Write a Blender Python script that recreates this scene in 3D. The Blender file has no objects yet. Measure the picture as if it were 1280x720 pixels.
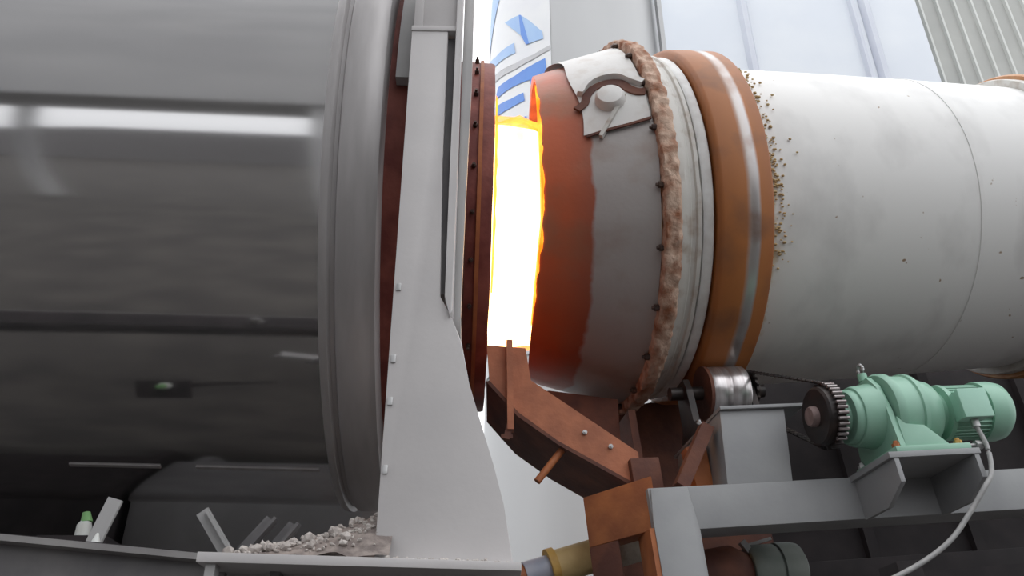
import bpy, bmesh, math, random
from mathutils import Vector, Matrix, noise

R = math.radians
col = bpy.context.scene.collection
sc = bpy.context.scene

# ------------------------------------------------------------------ camera, sky, exposure
cam_data = bpy.data.cameras.new('camera')
cam_data.sensor_width = 36.0
cam_data.lens = 1072.0 / 1280.0 * 36.0
cam_data.clip_end = 500
cam = bpy.data.objects.new('camera', cam_data)
col.objects.link(cam)
cam.location = (0, 0, 1.6)
cam.rotation_euler = (R(90) + 0.518, 0, -0.021)
sc.camera = cam

world = bpy.data.worlds.new('overcast_sky')
sc.world = world
world.use_nodes = True
wn = world.node_tree.nodes
wl = world.node_tree.links
wn.clear()
w_out = wn.new('ShaderNodeOutputWorld')
w_bg = wn.new('ShaderNodeBackground')
w_tc = wn.new('ShaderNodeTexCoord')
w_sep = wn.new('ShaderNodeSeparateXYZ')
w_ramp = wn.new('ShaderNodeValToRGB')
w_ramp.color_ramp.elements[0].position = 0.0
w_ramp.color_ramp.elements[0].color = (0.42, 0.43, 0.445, 1)
w_ramp.color_ramp.elements[1].position = 1.0
w_ramp.color_ramp.elements[1].color = (1.0, 1.01, 1.03, 1)
wl.new(w_tc.outputs['Generated'], w_sep.inputs[0])
wl.new(w_sep.outputs['Z'], w_ramp.inputs[0])
wl.new(w_ramp.outputs[0], w_bg.inputs[0])
w_bg.inputs[1].default_value = 2.55
wl.new(w_bg.outputs[0], w_out.inputs[0])

vs = sc.view_settings
vs.view_transform = 'Standard'
vs.look = 'None'
vs.gamma = 1.0
vs.use_curve_mapping = False
vs.exposure = 0.0


# ------------------------------------------------------------------ materials
def new_mat(name):
    m = bpy.data.materials.new(name)
    m.use_nodes = True
    nt = m.node_tree
    b = nt.nodes['Principled BSDF']
    return m, nt, b


def rgba(c):
    return (c[0], c[1], c[2], 1.0)


def mat(name, c1, c2=None, scale=6.0, rough=0.5, metal=0.0, lo=0.4, hi=0.65, bump=0.0,
        stretch=(1, 1, 1), detail=6.0, spec=0.5, rough2=None, bump_scale=40.0):
    """Principled surface, two colours mixed by noise in object space."""
    m, nt, b = new_mat(name)
    N, L = nt.nodes, nt.links
    b.inputs['Roughness'].default_value = rough
    b.inputs['Metallic'].default_value = metal
    b.inputs['Specular IOR Level'].default_value = spec
    b.inputs['Base Color'].default_value = rgba(c1)
    tc = N.new('ShaderNodeTexCoord')
    mp = N.new('ShaderNodeMapping')
    mp.inputs['Scale'].default_value = stretch
    L.new(tc.outputs['Object'], mp.inputs[0])
    if c2 is not None:
        nz = N.new('ShaderNodeTexNoise')
        nz.inputs['Scale'].default_value = scale
        nz.inputs['Detail'].default_value = detail
        L.new(mp.outputs[0], nz.inputs['Vector'])
        rp = N.new('ShaderNodeValToRGB')
        rp.color_ramp.elements[0].position = lo
        rp.color_ramp.elements[0].color = rgba(c1)
        rp.color_ramp.elements[1].position = hi
        rp.color_ramp.elements[1].color = rgba(c2)
        L.new(nz.outputs[0], rp.inputs[0])
        L.new(rp.outputs[0], b.inputs['Base Color'])
        if rough2 is not None:
            mr = N.new('ShaderNodeMapRange')
            mr.inputs[1].default_value = lo
            mr.inputs[2].default_value = hi
            mr.inputs[3].default_value = rough
            mr.inputs[4].default_value = rough2
            L.new(nz.outputs[0], mr.inputs[0])
            L.new(mr.outputs[0], b.inputs['Roughness'])
    if bump:
        n2 = N.new('ShaderNodeTexNoise')
        n2.inputs['Scale'].default_value = bump_scale
        n2.inputs['Detail'].default_value = 4
        L.new(mp.outputs[0], n2.inputs['Vector'])
        bp = N.new('ShaderNodeBump')
        bp.inputs['Strength'].default_value = bump
        bp.inputs['Distance'].default_value = 0.01
        L.new(n2.outputs[0], bp.inputs['Height'])
        L.new(bp.outputs[0], b.inputs['Normal'])
    return m


def mat_bands(name, stops, wob=0.03, wob_scale=9.0, rough=0.5, metal=0.0, spots=None, speck_axis=None,
              smudge=None, bump=0.0, interp='LINEAR', span=(0.0, 1.0), rough_stops=None, metal_stops=None):
    """Colour that changes along the part's own long axis (heat tint, worn tracks, rust), edges broken by noise."""
    m, nt, b = new_mat(name)
    N, L = nt.nodes, nt.links
    b.inputs['Roughness'].default_value = rough
    b.inputs['Metallic'].default_value = metal
    tc = N.new('ShaderNodeTexCoord')
    sep = N.new('ShaderNodeSeparateXYZ')
    L.new(tc.outputs['Object'], sep.inputs[0])
    nz = N.new('ShaderNodeTexNoise')
    nz.inputs['Scale'].default_value = wob_scale
    nz.inputs['Detail'].default_value = 6
    L.new(tc.outputs['Object'], nz.inputs['Vector'])
    ma = N.new('ShaderNodeMath'); ma.operation = 'MULTIPLY_ADD'
    L.new(nz.outputs[0], ma.inputs[0])
    ma.inputs[1].default_value = wob * 2
    L.new(sep.outputs['X'], ma.inputs[2])
    mr = N.new('ShaderNodeMapRange')
    mr.inputs[1].default_value = span[0] + wob
    mr.inputs[2].default_value = span[1] + wob
    L.new(ma.outputs[0], mr.inputs[0])

    def ramp(st, is_col=True):
        rp = N.new('ShaderNodeValToRGB')
        rp.color_ramp.interpolation = interp
        els = rp.color_ramp.elements
        while len(els) < len(st):
            els.new(0.5)
        for e, (p, c) in zip(els, st):
            e.position = (p - span[0]) / (span[1] - span[0])
            e.color = rgba(c) if is_col else (c, c, c, 1)
        L.new(mr.outputs[0], rp.inputs[0])
        return rp
    rp = ramp(stops)
    out = rp.outputs[0]
    if smudge:
        c, scale, lo, hi, st = smudge
        mp = N.new('ShaderNodeMapping'); mp.inputs['Scale'].default_value = st
        L.new(tc.outputs['Object'], mp.inputs[0])
        n3 = N.new('ShaderNodeTexNoise'); n3.inputs['Scale'].default_value = scale; n3.inputs['Detail'].default_value = 5
        L.new(mp.outputs[0], n3.inputs['Vector'])
        r3 = N.new('ShaderNodeMapRange'); r3.inputs[1].default_value = lo; r3.inputs[2].default_value = hi
        L.new(n3.outputs[0], r3.inputs[0])
        mx = N.new('ShaderNodeMix'); mx.data_type = 'RGBA'
        L.new(r3.outputs[0], mx.inputs[0]); L.new(out, mx.inputs[6]); mx.inputs[7].default_value = rgba(c)
        out = mx.outputs[2]
    if spots:
        c, scale, lo, hi = spots
        n3 = N.new('ShaderNodeTexNoise'); n3.inputs['Scale'].default_value = scale; n3.inputs['Detail'].default_value = 2
        L.new(tc.outputs['Object'], n3.inputs['Vector'])
        r3 = N.new('ShaderNodeMapRange'); r3.inputs[1].default_value = lo; r3.inputs[2].default_value = hi
        L.new(n3.outputs[0], r3.inputs[0])
        mx = N.new('ShaderNodeMix'); mx.data_type = 'RGBA'
        L.new(r3.outputs[0], mx.inputs[0]); L.new(out, mx.inputs[6]); mx.inputs[7].default_value = rgba(c)
        out = mx.outputs[2]
    L.new(out, b.inputs['Base Color'])
    if rough_stops:
        L.new(ramp(rough_stops, False).outputs[0], b.inputs['Roughness'])
    if metal_stops:
        L.new(ramp(metal_stops, False).outputs[0], b.inputs['Metallic'])
    if bump:
        n2 = N.new('ShaderNodeTexNoise'); n2.inputs['Scale'].default_value = 35
        L.new(tc.outputs['Object'], n2.inputs['Vector'])
        bp = N.new('ShaderNodeBump'); bp.inputs['Strength'].default_value = bump; bp.inputs['Distance'].default_value = 0.01
        L.new(n2.outputs[0], bp.inputs['Height']); L.new(bp.outputs[0], b.inputs['Normal'])
    return m


M = {}
M['steel_sheet'] = mat('brushed_stainless_sheet', (0.62, 0.61, 0.61), (0.65, 0.64, 0.64), 2.0, rough=0.075, metal=0.93,
                       lo=0.3, hi=0.7, stretch=(0.4, 2, 2), rough2=0.10)
M['ring_steel'] = mat('dull_rolled_steel', (0.42, 0.40, 0.40), (0.50, 0.48, 0.48), 2.0, rough=0.42, metal=0.3, stretch=(6, 1, 1))
M['grey_paint'] = mat('grey_machine_paint', (0.37, 0.365, 0.365), (0.45, 0.44, 0.435), 3.5, rough=0.5, lo=0.3, hi=0.7, bump=0.05)
M['grey_plate'] = mat('pale_grey_plate_paint', (0.52, 0.50, 0.50), (0.60, 0.575, 0.57), 3.0, rough=0.5, lo=0.3, hi=0.75, bump=0.05)
M['frame_grey'] = mat('blue_grey_frame_paint', (0.27, 0.275, 0.285), (0.33, 0.335, 0.34), 4.0, rough=0.5, lo=0.3, hi=0.75, bump=0.05)
M['flange_grey'] = mat('dull_grey_flange_paint', (0.22, 0.21, 0.21), (0.28, 0.27, 0.265), 5.0, rough=0.6)
M['dark_steel'] = mat('shade_dark_steel', (0.014, 0.010, 0.012), (0.026, 0.019, 0.021), 5.0, rough=0.75)  # near-black steel; the shade under the drums is put into this colour
M['beam_dark'] = mat('weathered_grey_beam_paint', (0.13, 0.125, 0.13), (0.19, 0.18, 0.18), 5.0, rough=0.6)
M['scorched'] = mat('scorched_oxide_firelit_steel', (0.16, 0.032, 0.024), (0.26, 0.070, 0.050), 7.0, rough=0.65, bump=0.2)  # scorched red, raised to carry the fire's glow on the collar
M['rust_firelit_steel'] = mat('rusted_and_firelit_steel', (0.30, 0.095, 0.035), (0.44, 0.15, 0.05), 6.0, rough=0.65, bump=0.2)  # rust colour, also carries the orange firelight on the frame end
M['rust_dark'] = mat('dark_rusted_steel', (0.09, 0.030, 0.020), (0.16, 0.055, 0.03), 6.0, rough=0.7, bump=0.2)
M['flake_rust'] = mat('flaking_rust_crust', (0.60, 0.43, 0.33), (0.30, 0.12, 0.06), 13.0, rough=0.85, lo=0.40, hi=0.66, bump=0.7, bump_scale=55)
M['drum_band'] = mat('aged_light_band_paint', (0.60, 0.585, 0.55), (0.34, 0.26, 0.20), 10.0, rough=0.5, lo=0.52, hi=0.8, bump=0.1)
M['white_ring'] = mat('bare_bright_ring', (0.80, 0.80, 0.79), (0.64, 0.62, 0.60), 8.0, rough=0.4)
M['cone'] = mat_bands('heat_stained_cone', [(0.0, (0.56, 0.125, 0.045)), (0.22, (0.50, 0.12, 0.05)), (0.345, (0.36, 0.10, 0.055)),
                                           (0.365, (0.42, 0.39, 0.38)), (1.0, (0.44, 0.415, 0.40))],
                      wob=0.05, wob_scale=5.0, rough=0.45, metal=0.15,
                      smudge=((0.28, 0.16, 0.10), 3.0, 0.50, 0.85, (1, 1, 1)), bump=0.08)
M['cone_patch'] = mat('pale_cone_patch', (0.74, 0.73, 0.71), (0.60, 0.55, 0.50), 9.0, rough=0.5, lo=0.5, hi=0.8, bump=0.1)
M['tyre'] = mat_bands('rusted_riding_tyre', [(0.95, (0.36, 0.12, 0.03)), (1.125, (0.42, 0.15, 0.04)), (1.15, (0.42, 0.38, 0.36)), (1.19, (0.46, 0.44, 0.44)),
                                            (1.205, (0.42, 0.15, 0.04)), (1.30, (0.34, 0.11, 0.03))],
                      wob=0.018, wob_scale=2.2, rough=0.45, span=(0.9, 1.4),
                      smudge=((0.20, 0.085, 0.04), 4.0, 0.5, 0.8, (1, 1, 1)),
                      rough_stops=[(0.95, .55), (1.13, .55), (1.16, .28), (1.18, .28), (1.21, .55)],
                      metal_stops=[(0.95, .0), (1.13, .0), (1.155, .6), (1.19, .6), (1.21, .0)])
M['tyre_far'] = mat('rusted_far_tyre', (0.44, 0.17, 0.05), (0.55, 0.30, 0.13), 7.0, rough=0.5)
M['silver_shell'] = mat_bands('silver_painted_shell', [(1.2, (0.42, 0.26, 0.12)), (1.30, (0.56, 0.44, 0.26)), (1.345, (0.80, 0.79, 0.77)), (3.6, (0.82, 0.82, 0.81))],
                              wob=0.06, wob_scale=16.0, rough=0.42, metal=0.0, span=(1.2, 3.6),
                              smudge=((0.52, 0.51, 0.50), 1.8, 0.50, 0.85, (1.5, 1, 1)),
                              spots=((0.30, 0.20, 0.12), 17.0, 0.735, 0.78))
M['spatter'] = mat('weld_rust_spatter', (0.45, 0.30, 0.13), (0.55, 0.42, 0.22), 20, rough=0.8)
M['bolt'] = mat('dark_bolt_steel', (0.07, 0.045, 0.04), (0.12, 0.08, 0.06), 20, rough=0.5, metal=0.4)
M['bright_steel'] = mat('polished_roller_steel', (0.72, 0.70, 0.70), (0.50, 0.46, 0.46), 4.0, rough=0.28, metal=0.85, stretch=(14, .4, .4), lo=0.35, hi=0.6)
M['galv'] = mat('galvanised_fitting', (0.55, 0.55, 0.55), (0.42, 0.42, 0.42), 12, rough=0.4, metal=0.6)
M['green'] = mat('pale_green_motor_paint', (0.245, 0.46, 0.345), (0.30, 0.53, 0.41), 6, rough=0.38, lo=0.3, hi=0.7)
M['green_box'] = mat('light_green_terminal_paint', (0.33, 0.58, 0.46), (0.37, 0.62, 0.50), 6, rough=0.4)
M['grey_green'] = mat('dusty_grey_green_paint', (0.16, 0.185, 0.165), (0.21, 0.23, 0.21), 6, rough=0.55)
M['hub'] = mat('brown_worn_hub', (0.20, 0.14, 0.13), (0.28, 0.2, 0.19), 20, rough=0.6)
M['pin'] = mat('worn_pin_steel', (0.34, 0.31, 0.31), (0.22, 0.18, 0.18), 20, rough=0.4, metal=0.6)
M['black_iron'] = mat('oily_black_iron', (0.022, 0.018, 0.018), (0.05, 0.035, 0.03), 10, rough=0.45, metal=0.3)
M['cable'] = mat('grey_conduit', (0.30, 0.30, 0.30), (0.36, 0.355, 0.35), 30, rough=0.5)
M['pipe_yellow'] = mat('cream_yellow_pipe_wrap', (0.72, 0.54, 0.25), (0.60, 0.40, 0.18), 8, rough=0.6, lo=0.45, hi=0.75, bump=0.2)
M['pipe_white'] = mat('dirty_white_pipe_wrap', (0.56, 0.50, 0.42), (0.26, 0.18, 0.13), 7, rough=0.7, lo=0.45, hi=0.7, bump=0.3)
M['pipe_blue'] = mat('blue_grey_pipe', (0.34, 0.37, 0.46), (0.42, 0.42, 0.48), 9, rough=0.5)
M['pipe_flange'] = mat('ochre_flange_paint', (0.62, 0.38, 0.10), (0.45, 0.26, 0.07), 12, rough=0.6)
M['silo'] = mat('grey_silo_sheet', (0.50, 0.505, 0.51), (0.54, 0.545, 0.55), 0.6, rough=0.45, metal=0.1, stretch=(1, 1, .2))
M['print_white'] = mat('white_silo_print', (0.90, 0.91, 0.92), (0.86, 0.87, 0.90), 2, rough=0.45)
M['print_blue'] = mat('blue_silo_print', (0.10, 0.27, 0.78), (0.13, 0.32, 0.82), 1.5, rough=0.45)
M['print_pale'] = mat('pale_blue_silo_print', (0.36, 0.56, 0.90), (0.42, 0.62, 0.92), 1.5, rough=0.45)
M['print_seam'] = mat('light_grey_silo_seam', (0.58, 0.58, 0.60), (0.64, 0.64, 0.66), 2, rough=0.5)
M['facade'] = mat('blue_white_cladding', (0.66, 0.70, 0.76), (0.71, 0.745, 0.79), 0.5, rough=0.45)
M['facade_rib'] = mat('blue_white_cladding_rib', (0.60, 0.63, 0.71), (0.66, 0.69, 0.76), 1.0, rough=0.45)
M['clad'] = mat('olive_grey_cladding', (0.40, 0.405, 0.385), (0.44, 0.445, 0.42), 0.8, rough=0.5)
M['clad_rib'] = mat('olive_grey_cladding_rib', (0.62, 0.63, 0.60), (0.66, 0.67, 0.64), 0.8, rough=0.45)
M['clad_shade'] = mat('corner_shade_cladding', (0.26, 0.255, 0.24), (0.30, 0.29, 0.27), 0.8, rough=0.6)
M['ground'] = mat('dark_yard_gravel', (0.045, 0.041, 0.039), (0.075, 0.068, 0.062), 1.5, rough=0.95, bump=0.5)
M['gravel'] = mat('brown_grey_gravel', (0.30, 0.255, 0.23), (0.17, 0.14, 0.13), 25, rough=0.9, bump=0.6)
M['stone'] = mat('pale_crushed_stone', (0.52, 0.48, 0.45), (0.36, 0.32, 0.30), 14, rough=0.85)
M['wall_dark'] = mat('dark_grey_tank_paint', (0.20, 0.195, 0.20), (0.24, 0.235, 0.24), 2, rough=0.7)
M['tower'] = mat('grey_bin_paint', (0.40, 0.40, 0.405), (0.46, 0.46, 0.46), 0.5, rough=0.6)
M['chute'] = mat('heat_rusted_chute', (0.34, 0.115, 0.055), (0.46, 0.16, 0.075), 7, rough=0.6, bump=0.2)
M['leaf_green'] = mat('green_cap_plastic', (0.20, 0.42, 0.16), (0.26, 0.5, 0.2), 20, rough=0.5)
M['pale_plastic'] = mat('pale_bottle_plastic', (0.70, 0.72, 0.70), (0.62, 0.62, 0.58), 20, rough=0.45)


def flame_mat(name, c_in, c_out, strength, thin):
    """Glowing gas: bright where it is deep, orange and thinner where it breaks up."""
    m = bpy.data.materials.new(name)
    m.use_nodes = True
    nt = m.node_tree
    N, L = nt.nodes, nt.links
    N.clear()
    out = N.new('ShaderNodeOutputMaterial')
    em = N.new('ShaderNodeEmission')
    tc = N.new('ShaderNodeTexCoord')
    nz = N.new('ShaderNodeTexNoise'); nz.inputs['Scale'].default_value = 5.0; nz.inputs['Detail'].default_value = 5
    L.new(tc.outputs['Object'], nz.inputs['Vector'])
    rp = N.new('ShaderNodeValToRGB')
    rp.color_ramp.elements[0].position = 0.35; rp.color_ramp.elements[0].color = rgba(c_out)
    rp.color_ramp.elements[1].position = 0.65; rp.color_ramp.elements[1].color = rgba(c_in)
    L.new(nz.outputs[0], rp.inputs[0])
    L.new(rp.outputs[0], em.inputs[0])
    em.inputs[1].default_value = strength
    if thin > 0:
        tr = N.new('ShaderNodeBsdfTransparent')
        mx = N.new('ShaderNodeMixShader')
        mr = N.new('ShaderNodeMapRange')
        mr.inputs[1].default_value = 0.3; mr.inputs[2].default_value = 0.7
        mr.inputs[3].default_value = thin; mr.inputs[4].default_value = max(0.0, thin - 0.5)
        L.new(nz.outputs[0], mr.inputs[0])
        L.new(mr.outputs[0], mx.inputs[0])
        L.new(em.outputs[0], mx.inputs[1])
        L.new(tr.outputs[0], mx.inputs[2])
        L.new(mx.outputs[0], out.inputs[0])
    else:
        L.new(em.outputs[0], out.inputs[0])
    return m


M['flame_core'] = flame_mat('white_hot_flame', (1.0, 0.62, 0.28), (1.0, 0.50, 0.18), 14.0, 0.0)
M['flame_mantle'] = flame_mat('orange_flame_mantle', (1.0, 0.42, 0.06), (1.0, 0.22, 0.01), 2.6, 0.75)
M['flame_glare_strip'] = flame_mat('orange_flame_glare', (1.0, 0.48, 0.06), (1.0, 0.22, 0.01), 2.2, 0.35)


# ------------------------------------------------------------------ mesh helpers
def link(name, bm, m, parent=None, smooth=40, recalc=True):
    if recalc:
        bmesh.ops.recalc_face_normals(bm, faces=bm.faces)
    me = bpy.data.meshes.new(name)
    bm.to_mesh(me)
    bm.free()
    me.materials.append(M[m] if isinstance(m, str) else m)
    if smooth:
        for p in me.polygons:
            p.use_smooth = True
        me.set_sharp_from_angle(angle=R(smooth))
    o = bpy.data.objects.new(name, me)
    col.objects.link(o)
    o.parent = parent
    return o


def tag(o, label=None, cat=None, group=None, kind=None):
    if label: o['label'] = label
    if cat: o['category'] = cat
    if group: o['group'] = group
    if kind: o['kind'] = kind
    return o


def empty(name, loc, mat3=None, rz=0.0):
    o = bpy.data.objects.new(name, None)
    o.empty_display_size = 0.1
    col.objects.link(o)
    if mat3 is not None:
        m4 = mat3.to_4x4()
        m4.translation = Vector(loc)
        o.matrix_world = m4
        o.rotation_mode = 'XYZ'
        o.location = loc
        o.rotation_euler = mat3.to_euler()
    else:
        o.location = loc
        o.rotation_euler = (0, 0, rz)
    return o


def box(bm, lo, hi, bev=0.0):
    vs_ = []
    for x in (lo[0], hi[0]):
        for y in (lo[1], hi[1]):
            for z in (lo[2], hi[2]):
                vs_.append(bm.verts.new((x, y, z)))
    idx = [(0, 1, 3, 2), (4, 6, 7, 5), (0, 4, 5, 1), (2, 3, 7, 6), (0, 2, 6, 4), (1, 5, 7, 3)]
    fs = [bm.faces.new([vs_[i] for i in f]) for f in idx]
    if bev:
        es = list({e for f in fs for e in f.edges})
        bmesh.ops.bevel(bm, geom=es, offset=bev, segments=2, affect='EDGES', profile=0.6)
    return bm


def prism(bm, pts, a0, a1, axis='y', bev=0.0):
    """Outline pts extruded along an axis: y -> pts are (x,z); x -> pts are (y,z); z -> pts are (x,y)."""
    def mk(p, a):
        if axis == 'y': return (p[0], a, p[1])
        if axis == 'x': return (a, p[0], p[1])
        return (p[0], p[1], a)
    v0 = [bm.verts.new(mk(p, a0)) for p in pts]
    v1 = [bm.verts.new(mk(p, a1)) for p in pts]
    n = len(pts)
    fs = [bm.faces.new(v0), bm.faces.new(v1[::-1])]
    for i in range(n):
        fs.append(bm.faces.new((v0[i], v0[(i + 1) % n], v1[(i + 1) % n], v1[i])))
    if bev:
        es = list({e for f in fs for e in f.edges})
        bmesh.ops.bevel(bm, geom=es, offset=bev, segments=2, affect='EDGES', profile=0.6)
    return bm


def lathe(bm, prof, seg=96, a0=0.0, a1=360.0, c=(0, 0), closed=False, rough=0.0, seed=0.0, fr=6.0):
    """Profile of (x, r) turned about the local X axis through y=c[0], z=c[1]. Angle 0 faces the viewer side (-y), 90 is up."""
    full = abs(a1 - a0) >= 359.9
    n = seg if full else seg + 1
    rings = []
    for k in range(n):
        t = R(a0 + (a1 - a0) * k / seg)
        ring = []
        for (x, r) in prof:
            rr, xx = r, x
            if rough and r > 0:
                p = Vector((x * fr + seed, math.cos(t) * fr, math.sin(t) * fr))
                rr += rough * noise.noise(p)
                xx += rough * 0.8 * noise.noise(p + Vector((11.3, 4.1, 7.7)))
            ring.append(bm.verts.new((xx, c[0] - rr * math.cos(t), c[1] + rr * math.sin(t))))
        rings.append(ring)
    m = len(prof)
    for k in range(n if full else n - 1):
        A, B = rings[k], rings[(k + 1) % n]
        for i in range(m if closed else m - 1):
            j = (i + 1) % m
            try:
                bm.faces.new((A[i], A[j], B[j], B[i]))
            except ValueError:
                pass
    if not full and closed:
        bm.faces.new(rings[0]); bm.faces.new(rings[-1][::-1])
    bmesh.ops.remove_doubles(bm, verts=bm.verts, dist=1e-5)
    return bm


def frame_of(d):
    d = d.normalized()
    u = Vector((0, 0, 1)) if abs(d.z) < 0.9 else Vector((1, 0, 0))
    s = d.cross(u).normalized()
    return s, d.cross(s).normalized()


def tube(bm, pts, r, seg=12, cap=True):
    pts = [Vector(p) for p in pts]
    rings = []
    for i, p in enumerate(pts):
        d = (pts[min(i + 1, len(pts) - 1)] - pts[max(i - 1, 0)])
        s, u = frame_of(d)
        rr = r[i] if isinstance(r, (list, tuple)) else r
        rings.append([bm.verts.new(p + (s * math.cos(2 * math.pi * k / seg) + u * math.sin(2 * math.pi * k / seg)) * rr) for k in range(seg)])
    for a, b in zip(rings, rings[1:]):
        for k in range(seg):
            bm.faces.new((a[k], a[(k + 1) % seg], b[(k + 1) % seg], b[k]))
    if cap:
        bm.faces.new(rings[0][::-1]); bm.faces.new(rings[-1])
    return bm


def smooth_path(pts, n=8):
    P = [Vector(p) for p in pts]
    P = [P[0] * 2 - P[1]] + P + [P[-1] * 2 - P[-2]]
    out = []
    for i in range(1, len(P) - 2):
        for k in range(n):
            t = k / n
            a, b, c, d = P[i - 1], P[i], P[i + 1], P[i + 2]
            out.append(0.5 * ((2 * b) + (c - a) * t + (2 * a - 5 * b + 4 * c - d) * t * t + (3 * b - a - 3 * c + d) * t ** 3))
    out.append(P[-2])
    return out


def hexbolt(bm, p, d, r=0.014, h=0.014, seg=6):
    p, d = Vector(p), Vector(d).normalized()
    tube(bm, [p - d * h * 0.3, p + d * h], r, seg)
    tube(bm, [p + d * h, p + d * (h * 1.7)], r * 0.55, 8)
    return bm


def bar(bm, p0, p1, w, h):
    """Rectangular bar between two points."""
    p0, p1 = Vector(p0), Vector(p1)
    s, u = frame_of(p1 - p0)
    a = [bm.verts.new(p0 + s * sx * w / 2 + u * sy * h / 2) for sx, sy in ((-1, -1), (1, -1), (1, 1), (-1, 1))]
    b = [bm.verts.new(p1 + s * sx * w / 2 + u * sy * h / 2) for sx, sy in ((-1, -1), (1, -1), (1, 1), (-1, 1))]
    for k in range(4):
        bm.faces.new((a[k], a[(k + 1) % 4], b[(k + 1) % 4], b[k]))
    bm.faces.new(a[::-1]); bm.faces.new(b)
    return bm


def B():
    return bmesh.new()


def copy_part(o, parent):
    c = o.copy()
    col.objects.link(c)
    c.parent = parent
    return c


# ------------------------------------------------------------------ the two drum axes
LEFT_O = (0.0, 4.439, 4.472)
LEFT_M = Matrix(((0.9993, -0.037, 0.005), (0.037, 0.9993, 0.0), (-0.005, 0.0, 1.0)))
RIGHT_O = (0.0, 4.390, 4.506)
_a = Vector((math.cos(0.091) * math.cos(0.110), math.cos(0.091) * math.sin(0.110), math.sin(0.091)))
_b = Vector((-math.sin(0.110), math.cos(0.110), 0))
_c = _a.cross(_b)
RIGHT_M = Matrix((_a, _b, _c)).transposed()

# ------------------------------------------------------------------ setting: ground and far buildings
g = B()
box(g, (-120, -120, -0.3), (120, 160, 0.0))
tag(link('floor', g, 'ground', smooth=0), kind='structure')

# printed silo
SX, SY, SR = 1.55, 12.8, 1.72
silo = tag(empty('storage_silo', (SX, SY, 0)), 'tall pale grey cylindrical silo with blue and white lettering behind the flame gap', 'silo')


def silo_pt(a, z, r):
    t = R(a)
    return (r * math.sin(t), -r * math.cos(t), z)


def silo_patch(bm, a0, a1, z0, z1, r, n=24):
    lo = [bm.verts.new(silo_pt(a0 + (a1 - a0) * k / n, z0, r)) for k in range(n + 1)]
    hi = [bm.verts.new(silo_pt(a0 + (a1 - a0) * k / n, z1, r)) for k in range(n + 1)]
    for k in range(n):
        bm.faces.new((lo[k], lo[k + 1], hi[k + 1], hi[k]))


b = B(); silo_patch(b, 0, 360, 0.0, 19.0, SR, 96)
bmesh.ops.remove_doubles(b, verts=b.verts, dist=1e-4)
link('silo_shell', b, 'silo', silo)
b = B()
tp = [b.verts.new(silo_pt(k * 10, 19.0, SR)) for k in range(36)]
apex = b.verts.new((0, 0, 20.0))
for k in range(36):
    b.faces.new((tp[k], tp[(k + 1) % 36], apex))
link('silo_roof', b, 'silo', silo)
b = B(); silo_patch(b, -105, -21, 11.0, 16.6, SR + 0.012, 40)
link('white_print_panel', b, 'print_white', silo)['label'] = 'white printed band carrying the blue letters'


def glyph(pts, mname, off=0.024):
    """Flat print: an outline given in (angle, height) wrapped on the silo, densified so that it follows the curve."""
    bm = B()
    P = []
    n = len(pts)
    for i in range(n):
        a, c = pts[i], pts[(i + 1) % n]
        k = max(1, int(abs(c[0] - a[0]) / 4))
        for j in range(k):
            t = j / k
            P.append((a[0] + (c[0] - a[0]) * t, a[1] + (c[1] - a[1]) * t))
    v = [bm.verts.new((p[0], 0, p[1])) for p in P]
    f = bm.faces.new(v)
    bmesh.ops.triangulate(bm, faces=[f])
    for q in bm.verts:
        q.co = Vector(silo_pt(q.co.x, q.co.z, SR + off))
    link('printed_letter_stroke', bm, mname, silo, smooth=0)


glyph([(-75, 15.5), (-63, 15.05), (-85.5, 13.9), (-89, 13.98)], 'print_pale')
glyph([(-87.5, 15.9), (-85.5, 15.86), (-86.3, 14.7), (-88.1, 14.73)], 'print_pale')
glyph([(-55.7, 14.21), (-41.6, 14.09), (-34.7, 13.8), (-26.0, 13.38), (-25.4, 13.2), (-36.4, 13.22), (-40.9, 13.53)], 'print_pale')
glyph([(-42.5, 14.10), (-40.8, 14.06), (-35, 13.22), (-37.2, 13.23), (-40.9, 13.53)], 'print_blue', 0.028)
glyph([(-89.2, 14.0), (-67.4, 13.62), (-46.8, 13.47), (-45.6, 13.19), (-65.6, 13.37), (-85, 13.6)], 'print_pale')
glyph([(-71, 13.19), (-46.0, 12.93), (-32.3, 12.9), (-21.5, 12.99), (-21.6, 12.88), (-32.4, 12.79), (-46.0, 12.78), (-71, 13.01)], 'print_seam')
glyph([(-63.5, 12.74), (-46.0, 12.63), (-33.8, 12.66), (-24.5, 12.71), (-23.2, 11.99), (-33.4, 11.99), (-34.6, 12.33), (-47.8, 12.40), (-67, 12.50)], 'print_blue')
glyph([(-67, 12.34), (-49.5, 12.15), (-39.5, 12.11), (-38.7, 11.91), (-49.5, 11.94), (-66.5, 12.07)], 'print_blue')
glyph([(-66.5, 11.79), (-49.5, 11.6), (-37.4, 11.54), (-36.5, 11.26), (-65.9, 11.5)], 'print_blue')
for z in (3.0, 7.0, 10.4, 17.2):
    b = B(); silo_patch(b, 0, 360, z, z + 0.08, SR + 0.02, 72)
    bmesh.ops.remove_doubles(b, verts=b.verts, dist=1e-4)
    link('hoop_seam', b, 'print_seam', silo)
b = B()
prism(b, [(1.52, -1.1), (1.60, -1.1), (1.60, -0.9), (1.52, -0.9)], 0.0, 19.0, 'z')
link('side_conduit', b, 'silo', silo)

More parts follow.
